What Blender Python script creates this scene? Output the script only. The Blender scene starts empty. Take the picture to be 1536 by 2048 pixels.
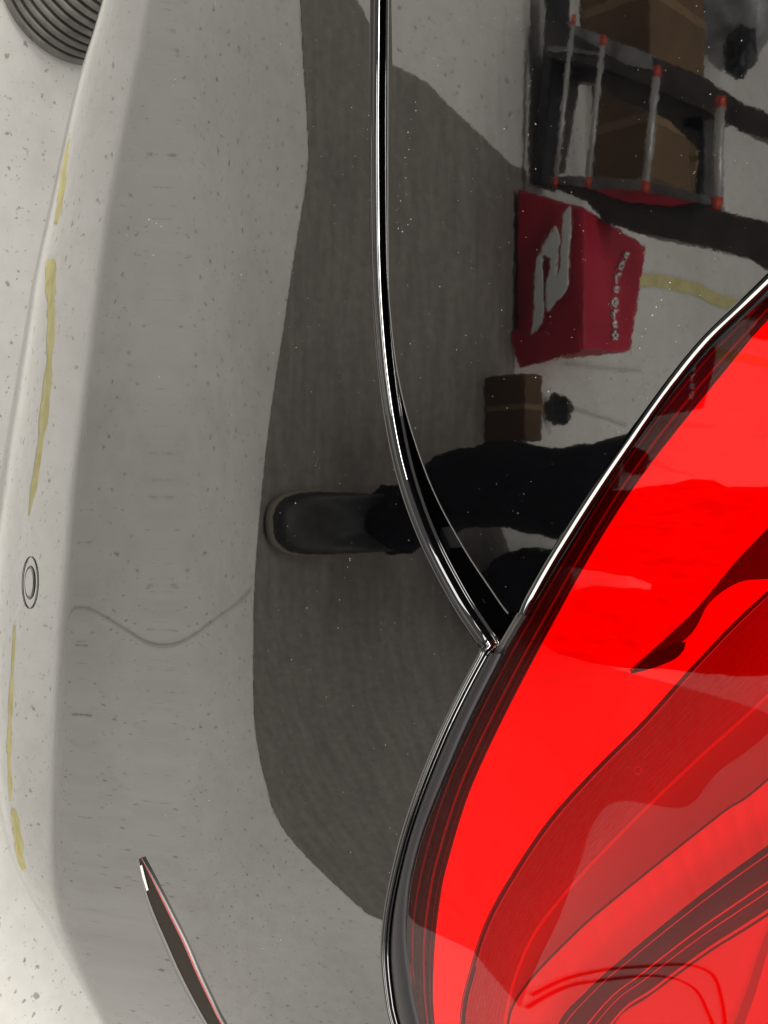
import bpy, bmesh, math, random
import numpy as np
from mathutils import Vector, Matrix
random.seed(7); np.random.seed(7)
R_ = math.radians
scene = bpy.context.scene
COL = scene.collection

# ------------------------------------------------------------------ camera
FPX = 2276.0                                   # focal length in pixels of the 1536x2048 picture
PITCH = R_(46.0)
CAM = np.array([0.0, -0.35, 1.30])
FWD = np.array([0.0, math.cos(PITCH), -math.sin(PITCH)])
RGT = np.array([0.0, math.sin(PITCH), math.cos(PITCH)])
cam_d = bpy.data.cameras.new('Camera')
cam_d.sensor_fit = 'VERTICAL'; cam_d.sensor_height = 36.0; cam_d.sensor_width = 27.0
cam_d.lens = 36.0 * FPX / 2048.0
cam_d.clip_start = 0.01; cam_d.clip_end = 200.0
cam = bpy.data.objects.new('Camera', cam_d); COL.objects.link(cam)
m = Matrix(((RGT[0], -1, -FWD[0], CAM[0]), (RGT[1], 0, -FWD[1], CAM[1]), (RGT[2], 0, -FWD[2], CAM[2]), (0, 0, 0, 1)))
cam.matrix_world = m
scene.camera = cam

# ------------------------------------------------------------------ world and lamps (indoor workshop)
w = bpy.data.worlds.new('World'); scene.world = w; w.use_nodes = True
w.node_tree.nodes['Background'].inputs[0].default_value = (1.0, 0.97, 0.93, 1)
w.node_tree.nodes['Background'].inputs[1].default_value = 0.34

def tube_or_panel(x, y, z, sx, sy, power, col=(1.0, 0.96, 0.89)):
    d = bpy.data.lights.new('tube_or_added_panel', 'AREA'); d.shape = 'RECTANGLE'; d.size = sx; d.size_y = sy
    d.energy = power; d.color = col
    o = bpy.data.objects.new('tube_or_added_panel', d); COL.objects.link(o); o.location = (x, y, z)
    return o
tube_or_panel(-0.3, -0.55, 2.9, 2.6, 0.16, 100)
tube_or_panel(0.2, -1.9, 2.9, 2.8, 0.16, 46)
tube_or_panel(0.0, -3.4, 2.9, 3.0, 0.16, 18)
o = tube_or_panel(3.4, -3.1, 2.5, 1.3, 3.8, 125, (1.0, 0.965, 0.90)); o.rotation_euler = (0, R_(90), 0)   # added side panel on the right, whitens the lid edge
o = tube_or_panel(-3.4, -1.3, 2.9, 0.8, 2.8, 46, (1.0, 0.965, 0.90)); o.rotation_euler = (0, R_(-90), 0)  # added side panel on the left, lights the bumper lip
scene.cycles.max_bounces = 6; scene.cycles.diffuse_bounces = 2; scene.cycles.glossy_bounces = 4; scene.cycles.transparent_max_bounces = 8
scene.cycles.caustics_reflective = False; scene.cycles.caustics_refractive = False
scene.view_settings.view_transform = 'Standard'
scene.view_settings.look = 'None'
scene.view_settings.exposure = 0.0
scene.view_settings.gamma = 1.0

# ------------------------------------------------------------------ materials
def mat(name, base, rough=0.5, metal=0.0, ior=1.5, emit=None, estr=0.0):
    mt = bpy.data.materials.new(name); mt.use_nodes = True
    b = mt.node_tree.nodes['Principled BSDF']
    b.inputs['Base Color'].default_value = (*base, 1); b.inputs['Roughness'].default_value = rough
    b.inputs['Metallic'].default_value = metal; b.inputs['IOR'].default_value = ior
    if emit:
        b.inputs['Emission Color'].default_value = (*emit, 1); b.inputs['Emission Strength'].default_value = estr
    return mt
def N(mt, t, **kw):
    n = mt.node_tree.nodes.new(t)
    for k, v in kw.items(): setattr(n, k, v)
    return n
def L(mt, a, b): mt.node_tree.links.new(a, b)
def BS(mt): return mt.node_tree.nodes['Principled BSDF']
def objco(mt, scale=(1, 1, 1)):
    tc = N(mt, 'ShaderNodeTexCoord'); mp = N(mt, 'ShaderNodeMapping')
    mp.inputs['Scale'].default_value = scale; L(mt, tc.outputs['Object'], mp.inputs['Vector'])
    return mp.outputs['Vector']
def noise(mt, co, scale, detail=3, rough=0.5):
    n = N(mt, 'ShaderNodeTexNoise'); n.inputs['Scale'].default_value = scale
    n.inputs['Detail'].default_value = detail; n.inputs['Roughness'].default_value = rough
    L(mt, co, n.inputs['Vector']); return n
def ramp(mt, fac, stops):
    r = N(mt, 'ShaderNodeValToRGB'); e = r.color_ramp.elements
    while len(e) < len(stops): e.new(0.5)
    for i, (p, c) in enumerate(stops): e[i].position = p; e[i].color = (*c, 1)
    L(mt, fac, r.inputs['Fac']); return r.outputs['Color']
def mixc(mt, fac, a, b, mode='MIX'):
    n = N(mt, 'ShaderNodeMix', data_type='RGBA', blend_type=mode)
    if hasattr(fac, 'is_linked'): L(mt, fac, n.inputs[0])
    else: n.inputs[0].default_value = fac
    for s, v in ((n.inputs[6], a), (n.inputs[7], b)):
        if hasattr(v, 'is_linked'): L(mt, v, s)
        else: s.default_value = (*v, 1)
    return n.outputs[2]
def bump(mt, height, strength, dist):
    b = N(mt, 'ShaderNodeBump'); b.inputs['Strength'].default_value = strength; b.inputs['Distance'].default_value = dist
    L(mt, height, b.inputs['Height']); return b.outputs['Normal']

M = {}
# black clear-coated car paint, faint orange peel
p = mat('black_paint', (0.0016, 0.0016, 0.002), 0.02, 0, 2.1); M['paint'] = p
co = objco(p); n1 = noise(p, co, 300, 2, 0.5)
L(p, bump(p, n1.outputs['Fac'], 0.010, 0.0003), BS(p).inputs['Normal'])
M['plastic'] = mat('black_plastic', (0.012, 0.012, 0.013), 0.35)
M['void'] = mat('dark_plastic', (0.004, 0.004, 0.004), 0.6)
M['gasket'] = mat('rubber_gasket', (0.012, 0.010, 0.013), 0.42, 0, 1.45)
M['steel'] = mat('brushed_steel', (0.45, 0.43, 0.40), 0.25, 1.0)
M['chrome'] = mat('chrome', (0.75, 0.74, 0.72), 0.12, 1.0)

# white epoxy floor: speckles, faint stains
p = mat('white_epoxy_floor', (0.78, 0.765, 0.73), 0.35); M['floor'] = p
co = objco(p)
nb = noise(p, co, 3.0, 5, 0.6); nm = noise(p, co, 30, 4, 0.6); ns = noise(p, co, 85, 2, 0.5); ns2 = noise(p, co, 190, 2, 0.5)
base = ramp(p, nb.outputs['Fac'], [(0.26, (0.66, 0.64, 0.60)), (0.45, (0.745, 0.735, 0.705)), (0.58, (0.78, 0.77, 0.735)), (0.8, (0.80, 0.79, 0.76))])
mot = ramp(p, nm.outputs['Fac'], [(0.32, (0.90, 0.89, 0.87)), (0.6, (1, 1, 1))])
c1 = mixc(p, 0.7, base, mot, 'MULTIPLY')
sp = ramp(p, ns.outputs['Fac'], [(0.645, (1, 1, 1)), (0.72, (0.52, 0.50, 0.49))])
c2 = mixc(p, 1.0, c1, sp, 'MULTIPLY')
sp2 = ramp(p, ns2.outputs['Fac'], [(0.68, (1, 1, 1)), (0.73, (0.55, 0.54, 0.56))])
c3 = mixc(p, 1.0, c2, sp2, 'MULTIPLY')
L(p, c3, BS(p).inputs['Base Color'])
L(p, bump(p, nm.outputs['Fac'], 0.25, 0.002), BS(p).inputs['Normal'])
# dark rubber mat with brushed streaks
p = mat('rubber_mat', (0.13, 0.12, 0.105), 0.75); M['mat'] = p
co = objco(p, (1, 7, 1)); a1 = noise(p, co, 7, 4, 0.6); co2 = objco(p); a2 = noise(p, co2, 60, 3, 0.6)
cc = ramp(p, a1.outputs['Fac'], [(0.3, (0.185, 0.170, 0.150)), (0.7, (0.265, 0.243, 0.213))])
cc = mixc(p, 0.35, cc, ramp(p, a2.outputs['Fac'], [(0.3, (0.6, 0.6, 0.6)), (0.7, (1.3, 1.3, 1.3))]), 'MULTIPLY')
L(p, cc, BS(p).inputs['Base Color'])
L(p, bump(p, a2.outputs['Fac'], 0.4, 0.003), BS(p).inputs['Normal'])

# ------------------------------------------------------------------ object helpers
def link(name, me, mt=None, parent=None, smooth=True):
    o = bpy.data.objects.new(name, me); COL.objects.link(o)
    if mt: me.materials.append(mt)
    if parent: o.parent = parent
    if smooth and len(me.polygons): me.polygons.foreach_set('use_smooth', [True] * len(me.polygons))
    return o
def tag(o, label=None, cat=None, group=None, kind=None):
    if label: o['label'] = label
    if cat: o['category'] = cat
    if group: o['group'] = group
    if kind: o['kind'] = kind
    return o
def empty(name, loc=(0, 0, 0)):
    o = bpy.data.objects.new(name, None); COL.objects.link(o); o.location = loc; o.empty_display_size = 0.05
    return o
def grid_mesh(name, P, flip=False, face=None):
    nr, nc = P.shape[:2]
    i, j = nr // 2, nc // 2                                         # turn the sheet so that it faces the open side (the rear of the car)
    if face is None: face = CAM
    nn = np.cross(P[i, j] - P[i - 1, j], P[i, j] - P[i, j - 1]); flip = nn.dot(np.asarray(face) - P[i, j]) < 0
    idx = np.arange(nr * nc).reshape(nr, nc)
    a, b, c, d = idx[:-1, :-1], idx[1:, :-1], idx[1:, 1:], idx[:-1, 1:]
    q = np.stack([a, b, c, d] if not flip else [d, c, b, a], -1).reshape(-1, 4)
    me = bpy.data.meshes.new(name); me.from_pydata(P.reshape(-1, 3).tolist(), [], q.tolist()); me.update()
    return me
def from_bm(name, bm):
    me = bpy.data.meshes.new(name); bm.to_mesh(me); bm.free(); me.update(); return me

# ------------------------------------------------------------------ body surface of the car's rear corner
# Cross-sections (y,z) are integrated along the section from a slope table, one section for every x.
XS = np.unique(np.concatenate([np.linspace(-0.75, -0.26, 40), np.linspace(-0.26, 0.30, 330), np.linspace(0.30, 1.05, 110)]))
NX = len(XS)
def pxof(y, z):
    vy, vz = y - CAM[1], z - CAM[2]
    return 768 + FPX * (vy * RGT[1] + vz * RGT[2]) / (vy * FWD[1] + vz * FWD[2])
def interp_row(pts, Y):
    a = np.array(pts, float); return np.interp(Y, a[:, 0], a[:, 1])
rowX = 1024 + FPX * XS / 0.70
rowS = 1024 + FPX * XS / 0.77
def smooth_interp(pts, Y, it=2, wdw=140):
    # piecewise linear curve smoothed a little
    ys = np.linspace(Y.min() - 400, Y.max() + 400, 4000); v = interp_row(pts, ys)
    k = max(1, int(wdw / (ys[1] - ys[0]))); ker = np.ones(k) / k
    for _ in range(it): v = np.convolve(np.pad(v, k, 'edge'), ker, 'same')[k:-k]
    return np.interp(Y, ys, v)
crease = smooth_interp([(-3000, 700), (0, 318), (200, 270), (450, 215), (950, 150), (1300, 120), (1700, 103), (1900, 105), (2048, 140), (3000, 420)], rowX)
silh = smooth_interp([(-3000, 560), (-200, 330), (0, 215), (170, 132), (500, 58), (900, 0), (1150, -28), (1450, -40), (1700, -20), (1850, 5), (2048, 130), (2400, 300), (3000, 520)], rowS, 2, 60)
x1 = 0.045
rec = np.where(XS > x1, (XS - x1) ** 2 * 1.15, 0.0)
rec = np.where(XS > 0.40, (0.40 - x1) ** 2 * 1.15 + (XS - 0.40) * 2 * 1.15 * (0.40 - x1), rec)
rho0 = 0.5 + rec
TH_TAB = np.array([(165, 4.6), (230, 1.4), (300, -1.8), (370, -3.0), (430, -2.3), (520, -0.3), (620, 0.2), (768, 0.2), (1000, 0.2), (1300, 0.4), (1536, 0.8), (1900, 4.0), (2400, 18.0), (3200, 45)])
_xs = np.linspace(100, 3300, 3201); _v = np.interp(_xs, TH_TAB[:, 0], TH_TAB[:, 1])
_k = np.ones(61) / 61; _v = np.convolve(np.pad(_v, 30, 'edge'), _k, 'valid')
def theta(px, phi):
    base = np.interp(px, _xs, _v)                                   # upper part
    d = crease - px
    phis = 46 - np.degrees(np.arctan((silh - 768) / FPX))           # view pitch at the silhouette
    ths = -(90 - phis)
    wdt = np.maximum(crease - silh, 30)
    f = np.clip(d / wdt, 0, 1.0)
    low = -9.5 + (ths + 9.5) * f ** 3.6
    k = 1 / (1 + np.exp(-np.clip(d, -300, 300) / 4.0))
    return np.radians(base * (1 - k) + low * k)
def integrate(sign, nsteps, h):
    y = CAM[1] + rho0 * FWD[1]; z = CAM[2] + rho0 * FWD[2]
    out = [(y.copy(), z.copy())]; ell_under = np.zeros(NX); th_last = np.zeros(NX)
    under = np.zeros(NX, bool)
    for i in range(nsteps):
        px = pxof(y, z)
        th = theta(px, None)
        under |= (px < silh + 3) if sign < 0 else False
        ell_under += np.where(under, h, 0)
        th = np.where(under, np.maximum(th_last - h * 22.0, R_(-84)), th)
        th_last = th
        y = y + sign * h * np.sin(th); z = z + sign * h * np.cos(th)
        out.append((y.copy(), z.copy()))
    return np.array(out)                                            # (n,2,NX)
H = 0.0004
NDN = 1500
up = integrate(+1, 1500, H); dn = integrate(-1, NDN, H)
PROF = np.concatenate([dn[::-1], up[1:]], 0)                        # bottom -> top
YY = PROF[:, 0, :]; ZZ = PROF[:, 1, :]                              # (n, NX)
NP_ = YY.shape[0]
PXX = pxof(YY, ZZ)
MIN_I = np.array([np.where(PXX[:NDN + 1, j] <= silh[j] + 4)[0].max() if (PXX[:NDN + 1, j] <= silh[j] + 4).any() else 0 for j in range(NX)])
# parameter u: pixel column above the under-edge, arc length below it
UU = PXX.copy()
for j in range(NX):
    i0 = MIN_I[j]; UU[:i0, j] = PXX[i0, j] - (i0 - np.arange(i0)) * 1.2
    
UU = np.maximum.accumulate(UU + np.arange(NP_)[:, None] * 1e-7, 0)
def rowpts(j, u):
    return np.stack([np.full_like(u, XS[j]), np.interp(u, UU[:, j], YY[:, j]), np.interp(u, UU[:, j], ZZ[:, j])], -1)
U0 = -700.0; UG = np.arange(U0, 3300.0, 1.0)
TY = np.stack([np.interp(UG, UU[:, j], YY[:, j]) for j in range(NX)], 1); TZ = np.stack([np.interp(UG, UU[:, j], ZZ[:, j]) for j in range(NX)], 1)
def S(X, u):
    X = np.atleast_1d(np.asarray(X, float)); u = np.atleast_1d(np.asarray(u, float)); X, u = np.broadcast_arrays(X, u)
    sh = X.shape; X = X.ravel(); u = u.ravel()
    j = np.clip(np.searchsorted(XS, X) - 1, 0, NX - 2); t = (X - XS[j]) / (XS[j + 1] - XS[j])
    uf = np.clip((u - U0) / 1.0, 0, TY.shape[0] - 1.001); k = uf.astype(int); g = uf - k
    out = np.empty((len(X), 3)); out[:, 0] = X
    for c, T in ((1, TY), (2, TZ)):
        out[:, c] = (T[k, j] * (1 - g) + T[k + 1, j] * g) * (1 - t) + (T[k, j + 1] * (1 - g) + T[k + 1, j + 1] * g) * t
    return out.reshape(sh + (3,))
def SN(X, u, ex=0.004, eu=8.0):
    a = S(np.asarray(X) + ex, u) - S(np.asarray(X) - ex, u); b = S(X, np.asarray(u) + eu) - S(X, np.asarray(u) - eu)
    n = np.cross(b, a); ln = np.linalg.norm(n, axis=-1, keepdims=True); n = np.where(ln > 1e-12, -n / np.maximum(ln, 1e-12), np.array([0.0, -1.0, 0.0]))
    return np.where(n[..., 1:2] > 0, -n, n)
def toX(px, py):
    px = np.atleast_1d(np.asarray(px, float)); py = np.atleast_1d(np.asarray(py, float)); px, py = np.broadcast_arrays(px, py)
    X = (py - 1024) / FPX * 0.5
    for _ in range(6):
        p = S(X, px); dep = (p[..., 1] - CAM[1]) * FWD[1] + (p[..., 2] - CAM[2]) * FWD[2]
        X = np.clip((py - 1024) / FPX * dep, XS[0], XS[-1])
    return X
def at(px, py, off=0.0):
    X = toX(px, py); p = S(X, px)
    if np.any(off): p = p + SN(X, px) * np.asarray(off)[..., None] if np.ndim(off) else p + SN(X, px) * off
    return p
def mirror_ray(px, py):
    X = toX(px, py); P = S(X, px); n = SN(X, px, 0.002, 3.0); d = P - CAM; d /= np.linalg.norm(d, axis=-1, keepdims=True)
    return P, d - 2 * (d * n).sum(-1, keepdims=True) * n
def mfloor(px, py, z=0.0):
    P, r = mirror_ray(px, py); t = (z - P[..., 2]) / r[..., 2]; return P + r * t[..., None]
def mplane(px, py, y):
    P, r = mirror_ray(px, py); t = (y - P[..., 1]) / r[..., 1]; return P + r * t[..., None]

# outlines of the panels: (row, column)
def curve_u(pts, XR=XS, wdw=26):
    a = np.array(pts, float); X = toX(a[:, 1], a[:, 0]); o = np.argsort(X)
    xs = np.linspace(XS[0], XS[-1], 2400); v = np.interp(xs, X[o], a[o, 1])
    return np.interp(XR, xs, v)
def spl(pts, n=24):
    # Catmull-Rom densify
    a = np.array(pts, float); out = []
    for i in range(len(a) - 1):
        p0, p1, p2, p3 = a[max(i - 1, 0)], a[i], a[i + 1], a[min(i + 2, len(a) - 1)]
        for t in np.linspace(0, 1, n, endpoint=False):
            out.append(0.5 * ((2 * p1) + (-p0 + p2) * t + (2 * p0 - 5 * p1 + 4 * p2 - p3) * t * t + (-p0 + 3 * p1 - 3 * p2 + p3) * t ** 3))
    out.append(a[-1]); return np.array(out)
bump_up = spl([(-1500, 760), (-300, 747), (0, 744), (250, 742), (500, 744), (650, 751), (780, 764), (900, 784), (1000, 811), (1100, 850), (1200, 902), (1260, 940), (1299, 967)], 8)
bump_lo = spl([(1303, 964), (1370, 928), (1450, 889), (1530, 855), (1610, 825), (1690, 800), (1780, 779), (1850, 768), (1920, 765), (2000, 773), (2060, 786), (2300, 850), (2700, 960), (3400, 1100)], 8)
bump_top = curve_u(np.concatenate([bump_up, bump_lo]))
lid_low = curve_u(spl([(-1500, 796), (-300, 783), (0, 778), (500, 777), (650, 784), (780, 803), (900, 837), (1000, 877), (1100, 932), (1180, 985), (1212, 1007), (1226, 1019), (1234, 1030)], 8))
lid_up = curve_u(spl([(-1500, 3000), (-300, 2300), (200, 1880), (545, 1536), (700, 1380), (920, 1220), (1090, 1110), (1180, 1058), (1210, 1043), (1226, 1037), (1234, 1032)], 8))
lid_end = toX(1031, 1235)[0]
lens_lo = curve_u(spl([(-600, 2500), (200, 1950), (586, 1540), (716, 1402), (917, 1247), (1106, 1128), (1240, 1046), (1290, 1016), (1345, 988), (1430, 945), (1520, 905), (1650, 852), (1740, 826), (1800, 816), (1880, 812), (1960, 820), (2048, 836), (2300, 900), (2700, 1010), (3400, 1150)], 8))

def lip_rows(j_sel, ub, side, prof):
    """points around an edge: prof = list of (outward, inward) offsets in metres"""
    X = XS[j_sel]; P = np.array([rowpts(j, np.array([ub[j]]))[0] for j in j_sel]); n = SN(X, ub[j_sel])
    T = np.gradient(P, axis=0); T /= np.linalg.norm(T, axis=1, keepdims=True)
    o = np.cross(T, n); o /= np.linalg.norm(o, axis=1, keepdims=True)
    if (o[:, 2] * side).mean() < 0: o = -o
    return np.stack([P + o * a - n * b for a, b in prof], 1)        # rows x prof
def quarter(r, n=8, a0=0.0): return [(r * math.sin(t), r * (1 - math.cos(t))) for t in np.linspace(math.pi / 2 / n, math.pi / 2, n)]

car = tag(empty('car', (0, 0, 0)), 'glossy black car seen at its rear corner with red tail lamp', 'car')

# bumper
jb = np.arange(NX); rows = []
NCB = 420
for j in jb:
    ut = bump_top[j]; i0 = MIN_I[j]
    ltop = np.interp(ut, UU[:, j], np.arange(NP_)); lbot = max(i0 - 300, 0)
    ii = np.linspace(lbot, ltop, NCB)
    rows.append(np.stack([np.full(NCB, XS[j]), np.interp(ii, np.arange(NP_), YY[:, j]), np.interp(ii, np.arange(NP_), ZZ[:, j])], -1))
body = np.array(rows)
lipsc = np.where(XS > toX(970, 1303)[0], 0.36, 1.0)
lipb = lip_rows(jb, bump_top, +1, [(0.0002, 0.0004), (0.0006, 0.0006), (0.0008, 0.0003)] + [(0.0008 + 0.0026 * math.sin(t), 0.0003 + 0.0030 * (1 - math.cos(t))) for t in np.linspace(0.15, 1.5, 9)]
                + [(0.0035, 0.0048), (0.0039, 0.0054), (0.0044, 0.0056), (0.0048, 0.0062), (0.0050, 0.0072), (0.0050, 0.011), (0.0040, 0.03)])
lip0 = body[:, -1:, :]; lipb = lip0 + (lipb - lip0) * lipsc[:, None, None]
bumper = link('bumper', grid_mesh('bumper', np.concatenate([body, lipb], 1), True), M['paint'], car)

# boot lid
jl = np.where(XS < lid_end - 0.0003)[0]; rows = []
NCL = 220
for j in jl:
    a, b = lid_low[j], max(lid_up[j], lid_low[j] + 0.5)
    rows.append(rowpts(j, np.linspace(a, b, NCL)))
body = np.array(rows)
ll = lip_rows(jl, lid_low, -1, quarter(0.0020) + [(0.0020, 0.006), (0.0, 0.02)])[:, ::-1]
lu = lip_rows(jl, lid_up, +1, quarter(0.0030, 12) + [(0.0030, 0.007), (0.0, 0.02)])
link('boot_lid', grid_mesh('boot_lid', np.concatenate([ll, body, lu], 1), True), M['paint'], car)

# dark recess behind the seams
def recess(name, js, a, b, dy):
    P = np.array([rowpts(j, np.linspace(a[j], b[j], 16)) for j in js]); P[..., 1] += dy
    return link(name, grid_mesh(name, P, True), M['void'], car)
jA = np.where(XS < toX(1000, 1330)[0])[0]
recess('seam_recess', jA, bump_top - 70, np.where(XS < lid_end, lid_low, lens_lo) + 70, 0.024)
recess('lamp_recess', np.where((XS < lid_end + 0.02) & (lens_lo < 2400))[0], np.where(XS < lid_end, lid_up, lens_lo - 60) - 60, lens_lo + 60, 0.027)
recess('lamp_recess', np.where(XS > toX(1000, 1290)[0])[0], bump_top - 60, lens_lo + 60, 0.025)

# ------------------------------------------------------------------ tail lamp
lamp = empty('tail_lamp'); lamp.parent = car
def lens_mat():
    mt = bpy.data.materials.new('red_lens'); mt.use_nodes = True; nt = mt.node_tree; nt.nodes.remove(BS(mt))
    tr = N(mt, 'ShaderNodeBsdfTransparent'); tr.inputs[0].default_value = (0.90, 0.012, 0.016, 1)
    gl = N(mt, 'ShaderNodeBsdfGlossy'); gl.inputs['Roughness'].default_value = 0.015
    fr = N(mt, 'ShaderNodeFresnel'); fr.inputs['IOR'].default_value = 1.42
    mx = N(mt, 'ShaderNodeMixShader'); L(mt, fr.outputs[0], mx.inputs[0]); L(mt, tr.outputs[0], mx.inputs[1]); L(mt, gl.outputs[0], mx.inputs[2])
    L(mt, mx.outputs[0], nt.nodes['Material Output'].inputs['Surface']); return mt
M['lens'] = lens_mat()
jn = np.where(lens_lo < 2300)[0]; rows = []
NCN = 150
tt = np.linspace(0, 1, NCN) ** 1.4
for j in jn:
    u = lens_lo[j] + tt * (2420 - lens_lo[j]); p = rowpts(j, u)
    slope = np.gradient(lens_lo, XS)[j] / 4400.0
    d = (u - lens_lo[j]) / math.sqrt(1 + slope ** 2)
    n = SN(np.full(NCN, XS[j]), u)
    rows.append(p + n * (0.0055 * (1 - np.exp(-d / 450.0)) - 0.0004)[:, None])
LENS = np.array(rows); print('UMAX', PXX[-1].min(), PXX[-1].max(), np.isnan(LENS).sum())
ed = lip_rows(jn, lens_lo, -1, [(0.0002, 0.0018), (0.0006, 0.0030), (0.0006, 0.008), (0.0, 0.018)])[:, ::-1]
link('lens', grid_mesh('lens', np.concatenate([ed, LENS], 1), True), M['lens'], lamp)

def resample(pts, n):
    a = spl(pts, 12) if len(pts) > 2 else np.array(pts, float)
    d = np.concatenate([[0], np.cumsum(np.linalg.norm(np.diff(a, axis=0), axis=1))]); t = np.linspace(0, d[-1], n)
    return np.stack([np.interp(t, d, a[:, 0]), np.interp(t, d, a[:, 1])], -1)
def deep(px, py, dep):
    """point on the line of sight at depth dep below the body surface"""
    X = toX(px, py); P = S(X, px); n = SN(X, px); d = P - CAM; d /= np.linalg.norm(d, axis=-1, keepdims=True)
    c = np.maximum(-(d * n).sum(-1), 0.3); return P + d * (np.asarray(dep) / c)[..., None]
def ribbon(name, A, B, depth, mt, parent, nl=120, nw=9, flip=False):
    a, b = resample(A, nl), resample(B, nl); t = np.linspace(0, 1, nw)
    Q = a[:, None] * (1 - t)[None, :, None] + b[:, None] * t[None, :, None]
    dd = np.array([[depth(v, k / (nl - 1)) for v in t] for k in range(nl)])
    P = deep(Q[..., 0], Q[..., 1], dd)
    return link(name, grid_mesh(name, P, flip), mt, parent)
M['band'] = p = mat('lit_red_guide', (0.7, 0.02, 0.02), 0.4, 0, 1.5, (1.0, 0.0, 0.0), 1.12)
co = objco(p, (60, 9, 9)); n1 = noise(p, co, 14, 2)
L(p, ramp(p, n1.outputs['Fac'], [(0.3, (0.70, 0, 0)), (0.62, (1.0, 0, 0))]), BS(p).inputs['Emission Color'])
M['border'] = mat('lamp_border', (0.10, 0.09, 0.09), 0.35)
M['rim'] = mat('lamp_rim', (0.12, 0.10, 0.10), 0.4, 0, 1.5, (1, 0, 0), 0.05)
M['archm'] = mat('lamp_arch', (0.12, 0.10, 0.10), 0.3, 0, 1.5, (1, 0, 0), 0.09)
M['bowl'] = mat('lamp_bowl', (0.70, 0.68, 0.68), 0.3, 0, 1.5, (1, 0, 0), 0.16)  # faint emission stands for the band's light inside the lamp
M['bowl2'] = mat('lamp_bowl_lower', (0.92, 0.90, 0.90), 0.35, 0, 1.5, (1, 0, 0), 0.42)  # stronger emission, lower bowl made to look lit from inside
M['blade'] = mat('lamp_blade', (0.22, 0.19, 0.19), 0.3)
EDGE = [(1560, 520), (1536, 560), (1398, 690), (1242, 890), (1122, 1080), (1020, 1250), (975, 1330), (890, 1500), (838, 1640), (800, 1790), (795, 1880), (803, 1960), (818, 2048), (870, 2250), (990, 2700)]
L1 = [(1700, 480), (1536, 640), (1450, 742), (1300, 930), (1200, 1080), (1100, 1258), (1010, 1430), (940, 1582), (897, 1720), (880, 1800), (868, 1920), (870, 2048), (905, 2250), (1032, 2700)]
L2 = [(1900, 860), (1536, 1183), (1400, 1318), (1290, 1440), (1190, 1540), (1100, 1640), (1030, 1742), (975, 1840), (942, 1940), (922, 2048), (935, 2250), (1062, 2700)]
def off(c, dx, dy=0): return [(a + dx, b + dy) for a, b in c]
ribbon('border_strip', [(1700, 360)] + EDGE[1:], off(L1, 4), lambda v, s: 0.0035 + 0.0007 * math.sin(v * 40) + 0.002 * v, M['border'], lamp, 160, 33)
M['dimred'] = mat('dim_red_line', (0.4, 0.02, 0.02), 0.4, 0, 1.5, (1, 0, 0), 0.12)
E_ = [(1700, 360)] + EDGE[1:]
for t, wd in ((0.38, 0.02), (0.66, 0.055), (0.84, 0.015)):
    a_, b_ = resample(E_, 40), resample(off(L1, 4), 40)
    ribbon('border_line', (a_ * (1 - t) + b_ * t).tolist(), (a_ * (1 - t - wd) + b_ * (t + wd)).tolist(), lambda v, s: 0.0028, M['dimred'], lamp, 120, 2)
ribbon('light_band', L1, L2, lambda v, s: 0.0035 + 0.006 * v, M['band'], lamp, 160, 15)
ribbon('band_rim', off(L2, -3), off(L2, 6, 3), lambda v, s: 0.0085 + 0.004 * v, M['rim'], lamp, 140, 4)
ribbon('arch', [(1620, 960), (1536, 1055), (1470, 1125), (1390, 1220), (1310, 1295), (1258, 1340)], [(1620, 1150), (1536, 1158), (1478, 1165), (1420, 1205), (1375, 1275), (1262, 1344)], lambda v, s: 0.0030 + 0.003 * v, M['archm'], lamp, 60, 6)
ribbon('arch', [(1262, 1344), (1300, 1310), (1345, 1288), (1372, 1284)], [(1262, 1348), (1310, 1335), (1350, 1318), (1368, 1300)], lambda v, s: 0.0028, M['blade'], lamp, 30, 5)
ribbon('mould_mark', [(1266 + 0, 1541), (1275, 1532), (1284, 1541), (1275, 1550), (1266, 1541)], [(1268 + 0, 1541), (1275, 1534), (1282, 1541), (1275, 1548), (1268, 1541)], lambda v, s: 0.006, M['bowl2'], lamp, 40, 2)
K1 = [(1900, 1040), (1536, 1392), (1400, 1515), (1250, 1660), (1120, 1800), (1050, 1905), (1010, 2048), (1000, 2250), (1110, 2700)]
K2 = [(1900, 1230), (1536, 1560), (1440, 1630), (1240, 1790), (1150, 1868), (1050, 1975), (1015, 2060), (1015, 2250), (1130, 2700)]
BA = [(1900, 1430), (1536, 1690), (1400, 1790), (1250, 1912), (1170, 1985), (1110, 2060), (1050, 2250), (1150, 2700)]
BB = [(1900, 1590), (1536, 1832), (1420, 1905), (1300, 1992), (1225, 2055), (1160, 2250), (1240, 2700)]
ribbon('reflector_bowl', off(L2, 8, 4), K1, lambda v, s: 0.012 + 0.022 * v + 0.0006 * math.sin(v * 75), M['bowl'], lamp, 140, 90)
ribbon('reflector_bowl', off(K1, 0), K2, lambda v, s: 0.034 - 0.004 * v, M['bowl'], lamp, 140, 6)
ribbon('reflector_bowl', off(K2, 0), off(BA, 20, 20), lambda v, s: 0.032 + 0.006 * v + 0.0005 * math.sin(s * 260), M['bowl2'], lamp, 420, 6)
bl = ribbon('light_blade', BA, BB, lambda v, s: 0.022 - 0.003 * math.sin(v * math.pi), M['blade'], lamp, 140, 12)
def lerpc(A, B, t):
    a, b = resample(A, 30), resample(B, 30); return (a * (1 - t) + b * t).tolist()
for t, wd in ((0.12, 0.02), (0.50, 0.03), (0.64, 0.02), (0.90, 0.05)):
    ribbon('guide_line', lerpc(BA, BB, t), lerpc(BA, BB, t + wd), lambda v, s: 0.0185, M['bowl2'], bl, 120, 2)
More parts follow.
